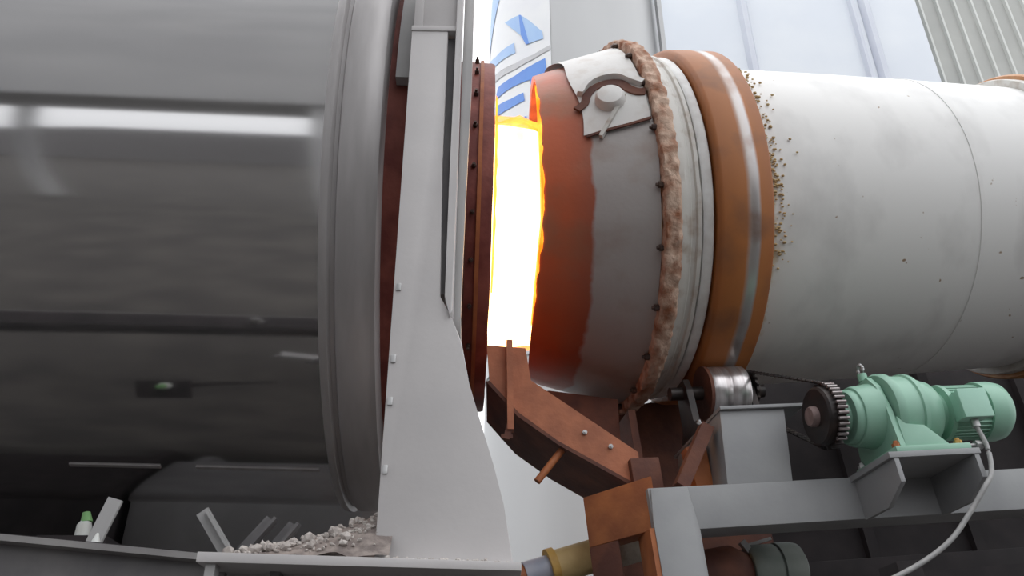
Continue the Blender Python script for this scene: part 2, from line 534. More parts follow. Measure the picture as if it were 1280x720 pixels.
# blue white clad hall
hall = tag(empty('clad_hall', (2.2, 16.2, 0)), 'blue-white sheet-clad hall standing behind the silver drum', 'building')
xs = [0.0, 4.35, 7.55, 9.15]
for i in range(3):
    b = B(); box(b, (xs[i] + 0.015, 0, 0), (xs[i + 1] - 0.015, 0.25, 27), 0.03)
    link('cladding_panel', b, 'facade', hall)
for x, w in ((2.05, 0.10), (4.35, 0.16), (7.32, 0.10), (7.70, 0.16)):
    b = B()
    prism(b, [(x - w, 0.02), (x - w * 0.4, -0.12), (x + w * 0.4, -0.12), (x + w, 0.02)], 0, 27, 'z')
    link('cladding_rib', b, 'facade_rib', hall)
b = B(); box(b, (0.05, 0.3, 0), (9.1, 9.0, 26.9)); link('hall_body', b, 'facade', hall)

# olive grey ribbed shed, set back from the hall's corner
shed = tag(empty('ribbed_shed', (11.40, 17.6, 0)), 'olive-grey shed of ribbed steel sheets at the upper right corner', 'building')
n_sheet = 14
pitch = 0.52
for k in range(n_sheet):
    b = B(); box(b, (0.45 + k * pitch, 0, 0), (0.45 + (k + 1) * pitch - 0.01, 0.08, 29))
    link('cladding_sheet', b, 'clad', shed)
    b = B(); x = 0.45 + k * pitch
    prism(b, [(x - 0.055, 0.01), (x - 0.03, -0.09), (x + 0.03, -0.09), (x + 0.055, 0.01)], 0, 29, 'z')
    link('sheet_rib', b, 'clad_rib', shed)
b = B(); box(b, (0.0, -0.05, 0), (0.44, 0.1, 29)); link('corner_shade_strip', b, 'clad_shade', shed)  # dark strip, shade of the hall's corner put into its colour
b = B(); box(b, (0.05, 0.12, 0), (7.6, 6, 28.9)); link('shed_body', b, 'clad', shed)

# unseen bin on legs added behind the camera to shape the stainless shell's reflection
bin_ = tag(empty('added_reflection_bin', (-8.5, -4.8, 0)), 'grey bin on steel legs added out of view to shape the stainless drum reflection', 'bin')
b = B(); box(b, (-7.2, -1.8, 5.75), (8.7, 1.8, 27.0), 0.05); link('reflection_bin_body', b, 'tower', bin_)
for sx in (-6.9, -2.3, 2.3, 6.9):
    for sy in (-1.5, 1.5):
        b = B(); box(b, (sx - 0.12, sy - 0.12, 0), (sx + 0.12, sy + 0.12, 5.8)); link('leg', b, 'tower', bin_)

wh = tag(empty('added_reflection_warehouse', (0, -24, 0)), 'low dark grey warehouse added out of view to darken the stainless drum reflection', 'building')  # unseen, added to give the dark part below the bright reflected band
b = B(); prism(b, [(-26, 0), (34, 0), (34, 5.6), (-12, 5.6), (-26, 2.6)], -6, 0, 'y'); link('reflection_wall', b, 'beam_dark', wh)

# dark backdrop added behind the silver drum, shade put into its colour
dark = tag(empty('dark_rear_backdrop', RIGHT_O, RIGHT_M), 'near-black backdrop behind the silver drum with the shade put into its colour', 'bin')
b = B(); box(b, (1.55, 1.62, -3.6), (7.5, 2.6, -0.28), 0.02); link('backdrop_wall', b, 'dark_steel', dark)
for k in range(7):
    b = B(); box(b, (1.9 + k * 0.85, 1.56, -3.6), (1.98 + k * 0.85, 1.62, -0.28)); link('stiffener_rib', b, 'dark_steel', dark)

# dark grey tank wall seen under the stainless drum
tank = tag(empty('grey_tank', (-2.0, 6.4, 0)), 'dark grey tank seen under the stainless drum behind the steel braces', 'tank')
b = B(); box(b, (-0.72, 0, 0.6), (1.25, 1.6, 4.4), 0.04); link('tank_wall', b, 'wall_dark', tank)
for sx in (-0.6, 0.9):
    b = B(); box(b, (sx - 0.06, 0.2, 0), (sx + 0.06, 1.4, 0.62)); link('tank_leg', b, 'wall_dark', tank)
fan = tag(empty('dark_left_backdrop', (-3.9, 6.2, 0)), 'near-black backdrop under the left end of the stainless drum, shade put into its colour', 'bin')  # added dark backdrop, shade under the drum painted near-black
b = B(); box(b, (-1.6, 0, 0.5), (1.12, 1.2, 4.2), 0.04); link('backdrop_wall', b, 'dark_steel', fan)
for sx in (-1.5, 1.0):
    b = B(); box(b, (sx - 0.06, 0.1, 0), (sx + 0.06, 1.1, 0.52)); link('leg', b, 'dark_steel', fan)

# ------------------------------------------------------------------ stainless drum (left)
drum = tag(empty('stainless_drum', LEFT_O, LEFT_M), 'large dark brushed stainless drum filling the left of the picture', 'drum')
b = B(); lathe(b, [(-6.5, 1.605), (-0.79, 1.605)], 160); link('shell', b, 'steel_sheet', drum)
b = B()
lathe(b, [(-0.80, 1.56), (-0.80, 1.632), (-0.785, 1.637), (-0.765, 1.637), (-0.758, 1.625), (-0.752, 1.612), (-0.735, 1.612), (-0.728, 1.630), (-0.715, 1.634),
          (-0.60, 1.628), (-0.585, 1.622), (-0.56, 1.622), (-0.555, 1.61), (-0.555, 1.40)], 160)
link('end_ring', b, 'ring_steel', drum)
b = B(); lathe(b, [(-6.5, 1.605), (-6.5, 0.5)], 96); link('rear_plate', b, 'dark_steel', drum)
b = B(); lathe(b, [(-0.57, 1.58), (-0.57, 0.95)], 120); link('end_plate', b, 'scorched', drum)
for x0, x1 in ((-2.05, -1.62), (-1.45, -0.86)):
    b = B(); lathe(b, [(x0, 1.604), (x0, 1.611), (x1, 1.611), (x1, 1.604)], 3, -79.2, -78.4, closed=True); link('raised_strip', b, 'ring_steel', drum)  # thin raised strips of duller steel low on the shell

# ------------------------------------------------------------------ hood between the drums
hood = tag(empty('burner_hood', LEFT_O, LEFT_M), 'scorched dark red round burner hood left of the white flame', 'hood')
b = B(); lathe(b, [(-0.565, 1.46), (-0.27, 1.46), (-0.27, 1.03), (-0.23, 1.03)], 120); link('hood_shell', b, 'scorched', hood)
b = B(); lathe(b, [(-0.52, 1.47), (-0.52, 1.53), (-0.29, 1.53), (-0.29, 1.47)], 60, -5, 175, closed=True); link('cover_segment', b, 'grey_paint', hood)['label'] = 'grey cover over the upper half of the hood'
b = B(); lathe(b, [(-0.29, 1.0), (-0.29, 1.05), (-0.07, 1.05), (-0.055, 1.045), (-0.055, 0.99), (-0.29, 0.99)], 120, closed=True, rough=0.006); link('collar', b, 'scorched', hood)
b = B(); lathe(b, [(-0.135, 1.048), (-0.135, 1.062), (-0.115, 1.062), (-0.115, 1.048)], 120); link('collar_bead', b, 'rust_firelit_steel', hood)
b = B(); lathe(b, [(-0.21, 1.048), (-0.21, 1.085), (-0.185, 1.085), (-0.185, 1.048)], 120); link('collar_rib', b, 'rust_dark', hood)
for k in range(28):
    t = R(-90 + k * 360 / 28)
    b = B(); hexbolt(b, (-0.155, -1.05 * math.cos(t), 1.05 * math.sin(t)), (0, -math.cos(t), math.sin(t)), 0.012, 0.022)
    link('bolt', b, 'bolt', hood)
b = B(); lathe(b, [(-0.50, 0.97), (-0.25, 0.985), (-0.06, 0.985)], 96); link('inner_liner', b, 'scorched', hood)

# ------------------------------------------------------------------ tall grey plate leg in front of the hood
leg = tag(empty('grey_plate_leg', (-0.2, 2.85, 2.2)), 'tall pale grey steel leg plate flaring at its foot beside the flame', 'support')
def P2(pts): return [(x + 0.2, z - 2.2) for x, z in pts]
b = B(); prism(b, P2([(-0.386, 4.48), (-0.226, 4.48), (-0.222, 3.756), (-0.210, 3.129), (-0.160, 3.041), (-0.122, 2.945), (-0.090, 2.782), (-0.032, 2.588),
                      (-0.004, 2.497), (0.031, 2.364), (0.062, 2.178), (-0.372, 2.190)]), -0.10, -0.06, 'y', 0.004)
link('face_plate', b, 'grey_plate', leg)
b = B(); prism(b, P2([(-0.380, 5.40), (-0.188, 5.40), (-0.188, 4.50), (-0.380, 4.50)]), -0.09, -0.05, 'y', 0.004); link('upper_plate', b, 'grey_plate', leg)
b = B(); prism(b, P2([(-0.388, 4.475), (-0.180, 4.475), (-0.180, 4.505), (-0.388, 4.505)]), -0.105, -0.05, 'y', 0.003); link('joint_strip', b, 'grey_plate', leg)
b = B(); prism(b, P2([(-0.380, 5.40), (-0.340, 5.40), (-0.340, 4.50), (-0.380, 4.50)]), -0.104, -0.09, 'y', 0.003); link('edge_strip', b, 'grey_plate', leg)
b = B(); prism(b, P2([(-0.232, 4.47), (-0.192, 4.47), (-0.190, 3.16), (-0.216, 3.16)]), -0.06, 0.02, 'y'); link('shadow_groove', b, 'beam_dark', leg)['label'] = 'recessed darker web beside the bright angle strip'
b = B(); prism(b, P2([(-0.190, 5.40), (-0.163, 5.40), (-0.165, 4.20), (-0.160, 3.60), (-0.158, 3.06), (-0.166, 3.04), (-0.188, 3.12), (-0.190, 3.6)]), -0.12, -0.03, 'y', 0.004); link('angle_strip', b, 'grey_plate', leg)
b = B(); prism(b, P2([(-0.163, 5.40), (-0.120, 5.40), (-0.118, 4.25), (-0.128, 3.60), (-0.132, 3.10), (-0.125, 2.95), (-0.145, 3.0), (-0.160, 3.06)]), -0.02, 0.02, 'y', 0.003); link('rear_strip', b, 'grey_paint', leg)
b = B(); prism(b, P2([(-0.375, 5.40), (-0.365, 5.40), (-0.362, 2.206), (-0.372, 2.206)]), -0.06, 0.10, 'y'); link('side_flange', b, 'grey_paint', leg)
for z in (2.70, 2.86, 3.15, 2.46):
    b = B(); box(b, (-0.162 - 0.006, -0.108, z - 2.2), (-0.150, -0.10, z - 2.2 + 0.03), 0.003); link('weld_tab', b, 'galv', leg)

# ------------------------------------------------------------------ flame
fl = tag(empty('burner_flame', (0.02, 4.42, 4.48)), 'white-hot burner flame with orange edges in the gap between drums', 'flame')
def flame_lathe(prof, amp, seed, fr):
    bm = B(); lathe(bm, prof, 96, rough=amp, seed=seed, fr=fr)
    return bm
b = flame_lathe([(-0.45, 0.0), (-0.45, 0.50), (-0.30, 0.60), (-0.15, 0.645), (-0.05, 0.66), (0.05, 0.66), (0.18, 0.64), (0.40, 0.55), (0.60, 0.30), (0.62, 0.0)], 0.05, 3.0, 4.0)
link('flame_core', b, 'flame_core', fl)
b = flame_lathe([(-0.40, 0.60), (-0.2, 0.69), (-0.05, 0.71), (0.10, 0.71), (0.25, 0.68), (0.45, 0.58)], 0.07, 8.0, 5.0)
link('flame_mantle', b, 'flame_mantle', fl)


# ------------------------------------------------------------------ silver drum (right)
rd = tag(empty('silver_drum', RIGHT_O, RIGHT_M), 'silver painted drum with rusty tyre and heat-stained cone right of the flame', 'drum')
CX0, CR0, CX1, CR1 = 0.110, 0.92, 0.68, 1.085
def cone_r(x): return CR0 + (x - CX0) / (CX1 - CX0) * (CR1 - CR0)
b = B(); lathe(b, [(CX0 + 0.01, CR0 - 0.03), (CX0, CR0 - 0.012), (CX0, CR0), (0.2, cone_r(0.2)), (0.35, cone_r(0.35)), (0.5, cone_r(0.5)), (CX1, CR1)], 160, rough=0.008, fr=5)
def lip_shift(x, y, z):
    return (0.07 * (z + 0.30) + 0.12 * (y + 0.80) - 0.13 * max(0.0, -z - 0.45)) * max(0.0, CX1 - x) / (CX1 - CX0)
def skew(bm):
    for v in bm.verts:
        v.co.x += lip_shift(v.co.x, v.co.y, v.co.z)
skew(b)
link('mouth_cone', b, 'cone', rd)
b = B(); lathe(b, [(CX0 + 0.01, CR0 - 0.03), (0.3, 0.93), (0.7, 0.95), (0.72, 0.3)], 96); skew(b); link('inner_liner', b, 'scorched', rd)
b = B(); lathe(b, [(0.682, 1.06), (0.682, 1.130), (0.688, 1.137), (0.70, 1.139), (0.712, 1.139), (0.724, 1.139), (0.736, 1.139), (0.748, 1.139), (0.760, 1.137), (0.770, 1.130), (0.774, 1.115), (0.774, 1.03)], 420, rough=0.013, fr=30)
link('flange', b, 'flake_rust', rd)['label'] = 'flaking rusty bolted flange'
for k in range(22):
    t = R(-5 + k * 360 / 22)
    b = B(); hexbolt(b, (0.678, -1.105 * math.cos(t), 1.105 * math.sin(t)), (-1, 0, 0), 0.017, 0.018)
    tube(b, [(0.67, -1.105 * math.cos(t), 1.105 * math.sin(t)), (0.775, -1.105 * math.cos(t), 1.105 * math.sin(t))], 0.010, 8)
    link('bolt', b, 'bolt', rd)
b = B(); lathe(b, [(0.765, 1.01), (0.765, 1.062), (0.815, 1.066), (0.83, 1.056), (0.845, 1.056), (0.852, 1.048), (0.872, 1.048), (0.88, 1.058), (0.90, 1.058), (0.91, 1.01)], 160, rough=0.004, fr=9)
link('band', b, 'drum_band', rd)
b = B(); lathe(b, [(0.915, 1.0), (0.915, 1.042), (0.928, 1.05), (0.965, 1.05), (0.972, 1.042), (0.972, 1.0)], 160)
link('bright_ring', b, 'white_ring', rd)['label'] = 'thin bright pale ring'
b = B(); lathe(b, [(0.985, 0.99), (0.985, 1.075), (0.995, 1.09), (1.01, 1.095), (1.12, 1.097), (1.265, 1.095), (1.277, 1.088), (1.283, 1.07), (1.283, 0.99)], 180)
link('tyre', b, 'tyre', rd)['label'] = 'rust-orange riding tyre with a worn silver track'
b = B(); lathe(b, [(0.77, 1.005), (1.4, 0.995), (2.0, 0.98), (2.6, 0.958), (3.25, 0.93), (3.9, 0.91), (5.5, 0.88), (5.5, 0.3)], 160)
link('shell', b, 'silver_shell', rd)
b = B(); lathe(b, [(3.28, 0.90), (3.28, 0.972), (3.295, 0.978), (3.34, 0.978), (3.35, 0.972)], 160); link('far_ring', b, 'drum_band', rd)
b = B(); lathe(b, [(3.35, 0.90), (3.35, 1.0), (3.37, 1.01), (3.64, 1.01), (3.66, 1.0), (3.66, 0.90)], 160)
link('tyre', b, 'tyre_far', rd)
b = B(); lathe(b, [(2.55, 0.955), (2.55, 0.9635), (2.575, 0.9635), (2.575, 0.955)], 120); link('shell_seam', b, 'silver_shell', rd)
random.seed(5)
b = B()
for k in range(260):
    t = R(random.uniform(-45, 40)); x = 1.29 + abs(random.gauss(0, 0.045)) + (0.05 if random.random() < 0.25 else 0)
    p = Vector((x, -1.004 * math.cos(t), 1.004 * math.sin(t)))
    s = random.uniform(0.004, 0.009)
    bmesh.ops.create_icosphere(b, subdivisions=1, radius=s, matrix=Matrix.Translation(p) @ Matrix.Diagonal((1.4, 1, 1, 1)))
tag(link('weld_spatter', b, 'spatter', rd), kind='stuff')

# lifting pocket on the cone: pale patch plate, arched recess rim, round boss, strut
def cone_p(x, t, off=0.0):
    r = cone_r(x) + off
    return Vector((x, -r * math.cos(R(t)), r * math.sin(R(t))))
b = B()
NX, NT = 12, 26
def patch_grid(bm, off):
    rows = []
    for j in range(NT + 1):
        row = []
        t = -4 + 74 * j / NT
        x0 = 0.330 + 0.012 * math.sin(j * 0.5)
        for i in range(NX + 1):
            x = x0 + (0.668 - x0) * i / NX
            row.append(bm.verts.new(cone_p(x, t + 3.0 * (i / NX), off)))
        rows.append(row)
    for j in range(NT):
        for i in range(NX):
            bm.faces.new((rows[j][i], rows[j][i + 1], rows[j + 1][i + 1], rows[j + 1][i]))
patch_grid(b, 0.014)
link('patch_plate', b, 'cone_patch', rd)['label'] = 'pale plate welded on the upper cone'
def cone_ribbon(name, pts, w, h, m, o0=0.012):
    P = smooth_path([(p[0], p[1], 0) for p in pts], 6)
    bm = B(); L_ = []
    for i, p in enumerate(P):
        d = (P[min(i + 1, len(P) - 1)] - P[max(i - 1, 0)]); dx, dt = d.x, R(d.y) * 1.05
        l = math.hypot(dx, dt) or 1; nx, ntt = -dt / l, dx / l
        q = []
        for s, o in ((-1, o0), (-1, o0 + h), (1, o0 + h), (1, o0)):
            q.append(bm.verts.new(cone_p(p.x + nx * s * w / 2, p.y + math.degrees(ntt * s * w / 2 / 1.05), o)))
        L_.append(q)
    for a, c in zip(L_, L_[1:]):
        for k in range(4):
            bm.faces.new((a[k], a[(k + 1) % 4], c[(k + 1) % 4], c[k]))
    bm.faces.new(L_[0]); bm.faces.new(L_[-1][::-1])
    return link(name, bm, m, rd)
cone_ribbon('pocket_rim', [(0.315, 6.0), (0.36, 8.0), (0.385, 11.5), (0.43, 14.2), (0.50, 15.2), (0.56, 13.8), (0.595, 10.5), (0.63, 8.6), (0.67, 8.0)], 0.045, 0.012, 'rust_dark')
cone_ribbon('pocket_edge', [(0.345, 12), (0.38, 15.2), (0.43, 17.5), (0.50, 18.3), (0.565, 17.2), (0.62, 13.5), (0.665, 11)], 0.03, 0.035, 'cone_patch')
b = B(); c0 = cone_p(0.495, 7.6, 0.0); n0 = (c0 - Vector((0.72, 0, 0))).normalized(); n0.x = -0.25; n0.normalize()
tube(b, [c0, c0 + n0 * 0.04, c0 + n0 * 0.06, c0 + n0 * 0.066], [0.082, 0.080, 0.066, 0.03], 20); link('boss', b, 'cone_patch', rd)['label'] = 'round pale boss in the pocket'
b = B(); bar(b, cone_p(0.56, 7.5, 0.03), cone_p(0.41, -5.5, 0.02), 0.03, 0.02); link('strut', b, 'drum_band', rd)
cone_ribbon('plate_seam', [(0.34, -4.6), (0.45, -3.4), (0.56, -2.6), (0.668, -1.6)], 0.014, 0.010, 'rust_dark')

# glowing strips on both lips of the gap: licking flame and orange glare
def lick(name, t0, t1, place, seed, wmin, wmax, n=90):
    bm = B(); L_ = []
    for k in range(n + 1):
        t = R(t0 + (t1 - t0) * k / n)
        u = min(1.0, 4.0 * min(k, n - k) / n)
        w = (wmin + (wmax - wmin) * max(0.0, 0.5 + 1.1 * noise.noise(Vector((k * 0.16, seed, 0))) + 0.35 * noise.noise(Vector((k * 0.6, seed, 4))))) * u + 0.001
        L_.append([bm.verts.new(p) for p in place(t, w)])
    for a, c in zip(L_, L_[1:]):
        m = len(a)
        for q in range(m):
            bm.faces.new((a[q], a[(q + 1) % m], c[(q + 1) % m], c[q]))
    return bm
inv_f = Matrix.Translation((-0.02, -4.42, -4.48))
def cone_lip(t, w):
    out_ = []
    for dx, dr in ((-0.006, -0.016), (-0.006, 0.004), (w * 0.7, 0.004 + w * 0.35), (w * 0.35, -0.004)):
        x = CX0 + dx; r = cone_r(CX0) + dr
        y, z = -r * math.cos(t), r * math.sin(t)
        out_.append(inv_f @ (Vector(RIGHT_O) + RIGHT_M @ Vector((x + lip_shift(x, y, z), y, z))))
    return out_
def collar_lip(t, w):
    out_ = []
    for dx, dr in ((0.004, -0.02), (0.004, 0.002), (0.004 + w * 0.2, 0.004 + w * 0.3), (0.012 + w * 0.6, -0.006)):
        r = 1.035 + dr
        out_.append(inv_f @ (Vector(LEFT_O) + LEFT_M @ Vector((-0.055 + dx, -r * math.cos(t), r * math.sin(t)))))
    return out_
link('flame_glare_strip', lick('a', -66, 28, cone_lip, 2.0, 0.004, 0.030), 'flame_glare_strip', fl)
link('flame_glare_strip', lick('b', -48, 14, collar_lip, 7.0, 0.003, 0.010), 'flame_glare_strip', fl)

# ------------------------------------------------------------------ chute under the flame gap
ch = tag(empty('spill_chute', (0.1, 3.9, 3.2)), 'rusty fire-lit chute sloping right under the burning gap', 'chute')
def P3(pts): return [(x - 0.1, z - 3.2) for x, z in pts]
b = B(); prism(b, P3([(-0.045, 3.49), (0.150, 3.475), (0.175, 3.30), (0.68, 2.935), (0.68, 2.77), (0.30, 2.99), (0.115, 3.13), (-0.03, 3.298)]), 0.0, 0.02, 'y'); link('front_plate', b, 'chute', ch)
b = B(); prism(b, P3([(-0.03, 3.298), (0.115, 3.13), (0.30, 2.99), (0.68, 2.77), (0.68, 2.75), (0.30, 2.97), (0.11, 3.11), (-0.045, 3.29)]), 0.0, 0.55, 'y'); link('floor_plate', b, 'rust_dark', ch)
b = B(); prism(b, P3([(-0.03, 3.36), (0.13, 3.44), (0.30, 3.47), (0.68, 3.42), (0.68, 2.77), (0.30, 2.99), (0.115, 3.13), (-0.03, 3.298)]), 0.53, 0.55, 'y'); link('rear_plate', b, 'rust_dark', ch)
b = B(); bar(b, (0.068 - 0.1, -0.02, 3.50 - 3.2), (0.075 - 0.1, -0.02, 3.03 - 3.2), 0.05, 0.03); link('hanger_bar', b, 'chute', ch)
b = B(); bar(b, (0.072 - 0.1, -0.02, 3.06 - 3.2), (0.055 - 0.1, -0.02, 2.985 - 3.2), 0.03, 0.03); bar(b, (0.03 - 0.1, -0.02, 3.0 - 3.2), (0.085 - 0.1, -0.02, 3.0 - 3.2), 0.02, 0.02)
link('hanger_hook', b, 'rust_dark', ch)
b = B(); tube(b, [(0.33 - 0.1, 0.05, 2.97 - 3.2), (0.20 - 0.1, 0.03, 2.80 - 3.2)], 0.018, 10); link('drain_stub', b, 'rust_firelit_steel', ch)
for x, z in ((0.55, 2.96), (0.43, 3.03)):
    b = B(); hexbolt(b, (x - 0.1, 0.0, z - 3.2), (0, -1, 0), 0.012, 0.012); link('bolt', b, 'galv', ch)

# ------------------------------------------------------------------ chassis frame under the silver drum
cf = tag(empty('chassis_frame', RIGHT_O, RIGHT_M), 'grey steel chassis frame carrying the roller and green motor', 'frame')
def part(name, m, fn, parent=None, label=None):
    bm = B(); fn(bm)
    o = link(name, bm, m, parent or cf)
    if label: o['label'] = label
    return o
part('beam', 'frame_grey', lambda b: box(b, (0.42, -0.78, -2.045), (4.2, -0.60, -1.855), 0.006))
part('post', 'frame_grey', lambda b: prism(b, [(0.43, -1.86), (0.60, -1.86), (0.62, -2.05), (0.60, -3.4), (0.42, -3.4), (0.42, -2.0)], -0.79, -0.60, 'y', 0.005))
part('pedestal', 'frame_grey', lambda b: prism(b, [(0.828, -1.512), (1.148, -1.512), (1.10, -1.86), (0.79, -1.86)], -0.78, -0.12, 'y', 0.006))
part('pedestal_cap', 'frame_grey', lambda b: box(b, (0.825, -0.80, -1.512), (1.24, -0.08, -1.495), 0.003))
part('cross_beam', 'rust_firelit_steel', lambda b: prism(b, [(0.448, -0.78), (0.448, -0.60), (0.27, -0.38), (0.20, -0.48)], -2.03, -1.80, 'z', 0.006), label='cross beam with the orange firelight put into its colour')  # end of the grey frame, fire's orange light painted on
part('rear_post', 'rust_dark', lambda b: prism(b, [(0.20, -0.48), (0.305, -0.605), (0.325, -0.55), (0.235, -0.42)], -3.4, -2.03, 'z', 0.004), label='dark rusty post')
part('firelit_side_strip', 'rust_firelit_steel', lambda b: box(b, (0.398, -0.785, -3.4), (0.42, -0.60, -2.03)), label='edge strip on the grey post, firelight put into its orange')  # orange strip puts the firelight on the grey post's left side
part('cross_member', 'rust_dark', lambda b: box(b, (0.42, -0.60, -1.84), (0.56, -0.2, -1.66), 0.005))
part('rear_beam', 'dark_steel', lambda b: box(b, (0.42, 1.2, -2.05), (4.2, 1.38, -1.86), 0.006))
part('brace', 'rust_dark', lambda b: bar(b, (0.60, -0.70, -1.84), (0.78, -0.70, -1.56), 0.08, 0.06))
part('brace', 'rust_firelit_steel', lambda b: prism(b, [(0.70, -1.62), (0.80, -1.60), (0.80, -1.85), (0.72, -1.85)], -0.60, -0.52, 'y', 0.003), label='rust-orange gusset left of the pedestal')
for x in (1.60, 3.2):
    part('lower_post', 'dark_steel', lambda b: box(b, (x + 0.55, 0.3, -3.4), (x + 0.70, 0.5, -2.05), 0.004))
part('lower_panel', 'dark_steel', lambda b: box(b, (0.66, 0.62, -3.4), (4.2, 0.66, -2.06)))
part('lower_block', 'beam_dark', lambda b: box(b, (2.10, 0.2, -2.50), (2.6, 0.5, -2.22), 0.01))
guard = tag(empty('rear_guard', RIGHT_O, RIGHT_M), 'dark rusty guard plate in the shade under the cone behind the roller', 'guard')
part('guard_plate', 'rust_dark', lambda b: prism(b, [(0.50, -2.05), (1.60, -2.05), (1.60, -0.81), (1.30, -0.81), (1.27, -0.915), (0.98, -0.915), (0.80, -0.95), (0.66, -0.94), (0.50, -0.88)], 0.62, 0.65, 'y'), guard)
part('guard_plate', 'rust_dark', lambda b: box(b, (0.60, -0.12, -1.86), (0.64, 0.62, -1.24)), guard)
# motor platform
part('platform_plate', 'frame_grey', lambda b: box(b, (1.375, -1.13, -1.878), (1.80, -0.60, -1.852), 0.003))
for x in (1.395, 1.77):
    part('gusset', 'frame_grey', lambda b: prism(b, [(-1.125, -1.878), (-0.78, -1.878), (-0.78, -2.05), (-0.98, -2.05), (-1.125, -1.98)], x, x + 0.022, 'x', 0.002))

# support roller
ro = tag(empty('support_roller', RIGHT_O, RIGHT_M), 'shiny steel support roller under the rusty tyre on its grey pedestal', 'roller')
RY, RZ = -0.256, -1.212
b = B(); lathe(b, [(1.0, 0.03), (1.0, 0.130), (1.01, 0.138), (1.095, 0.138), (1.10, 0.134), (1.107, 0.134), (1.112, 0.138), (1.20, 0.138), (1.21, 0.130), (1.21, 0.03)], 64, c=(RY, RZ)); link('roller_body', b, 'bright_steel', ro)
b = B(); lathe(b, [(0.982, 0.03), (0.982, 0.142), (0.999, 0.142), (0.999, 0.03)], 64, c=(RY, RZ)); link('side_flange', b, 'rust_dark', ro)
b = B(); tube(b, [(0.80, RY, RZ), (1.33, RY, RZ)], 0.035, 20); link('axle', b, 'black_iron', ro)
for x in (0.885, 1.2325):
    b = B(); prism(b, [(RY - 0.14, -1.495), (RY + 0.14, -1.495), (RY + 0.14, -1.44), (RY + 0.085, -1.40), (RY + 0.08, -1.22), (RY + 0.05, -1.15), (RY - 0.05, -1.15), (RY - 0.08, -1.22), (RY - 0.085, -1.40), (RY - 0.14, -1.44)], x - 0.018, x + 0.018, 'x', 0.006)
    o = link('bearing_block', b, 'black_iron', ro)
    for dy in (-0.115, 0.115):
        b = B(); hexbolt(b, (x, RY + dy, -1.44), (0, 0, 1), 0.018, 0.02); link('bolt', b, 'galv', o)

def off(p):
    return Vector(RIGHT_O) + RIGHT_M @ Vector(p)


# chain drive: two sprockets and the chain
def sprocket(bm, x0, x1, cy, cz, r, n):
    pts = []
    for k in range(n):
        for da, rr in ((-0.5, 0.88), (-0.22, 0.90), (-0.1, 1.0), (0.1, 1.0), (0.22, 0.90)):
            a = 2 * math.pi * (k + da) / n
            pts.append((cy - r * rr * math.cos(a), cz + r * rr * math.sin(a)))
    prism(bm, pts, x0, x1, 'x')
MY, MZ = -0.95, -1.60
sp = tag(empty('motor_sprocket', off((-0.03, 0, -0.03)), RIGHT_M), 'dark toothed sprocket wheel on the output shaft of the green motor', 'sprocket')
b = B(); sprocket(b, 1.262, 1.30, MY, MZ + 0.01, 0.150, 24); link('toothed_wheel', b, 'black_iron', sp)
b = B(); lathe(b, [(1.225, 0.0), (1.225, 0.122), (1.235, 0.132), (1.262, 0.132), (1.262, 0.0)], 48, c=(MY, MZ + 0.01)); link('cover_disc', b, 'black_iron', sp)
b = B(); lathe(b, [(1.195, 0.0), (1.195, 0.040), (1.205, 0.046), (1.228, 0.046)], 32, c=(MY, MZ + 0.01)); link('hub', b, 'hub', sp)['label'] = 'dull brown worn hub end'
for k in range(14):
    a = R(-62 + k * 9.5)
    b = B(); tube(b, [(1.258, MY - 0.146 * math.cos(a), MZ + 0.01 + 0.146 * math.sin(a)), (1.304, MY - 0.146 * math.cos(a), MZ + 0.01 + 0.146 * math.sin(a))], 0.0075, 8)
    link('chain_pin', b, 'pin', sp)
b = B(); tube(b, [(1.20, MY, MZ + 0.01), (1.42, MY, MZ)], 0.032, 16); link('shaft', b, 'black_iron', sp)
sp2 = tag(empty('roller_sprocket', RIGHT_O, RIGHT_M), 'small dark sprocket on the axle end of the support roller', 'sprocket')
b = B(); sprocket(b, 1.252, 1.265, RY, RZ, 0.11, 18); link('toothed_wheel', b, 'black_iron', sp2)
b = B(); lathe(b, [(1.251, 0.036), (1.251, 0.06), (1.29, 0.06), (1.29, 0.036)], 24, c=(RY, RZ)); link('hub', b, 'black_iron', sp2)
cz_ = MZ - 0.02
chain = tag(empty('roller_chain', RIGHT_O, RIGHT_M), 'oily black roller chain linking the two sprockets', 'chain')
dv = Vector((RY - MY, RZ - cz_)); dl = dv.length; dn = Vector((-dv.y, dv.x)) / dl
n = 20
for s_, ra, rb in ((1, 0.146, 0.108), (-1, 0.146, 0.108)):
    for k in range(n):
        q = []
        for t in (k / n, (k + 1.0) / n):
            q.append(Vector((MY, cz_)) + dv * t + dn * (ra + (rb - ra) * t) * s_)
        b = B()
        w = 0.004 if k % 2 else 0.0
        for x in (1.238 + w, 1.262 - w):
            bar(b, (x, q[0].x, q[0].y), (x, q[1].x, q[1].y), 0.02, 0.005)
        tube(b, [(1.236, q[0].x, q[0].y), (1.264, q[0].x, q[0].y)], 0.007, 6)
        tube(b, [(1.236, q[1].x, q[1].y), (1.264, q[1].x, q[1].y)], 0.007, 6)
        link('chain_link', b, 'black_iron', chain)

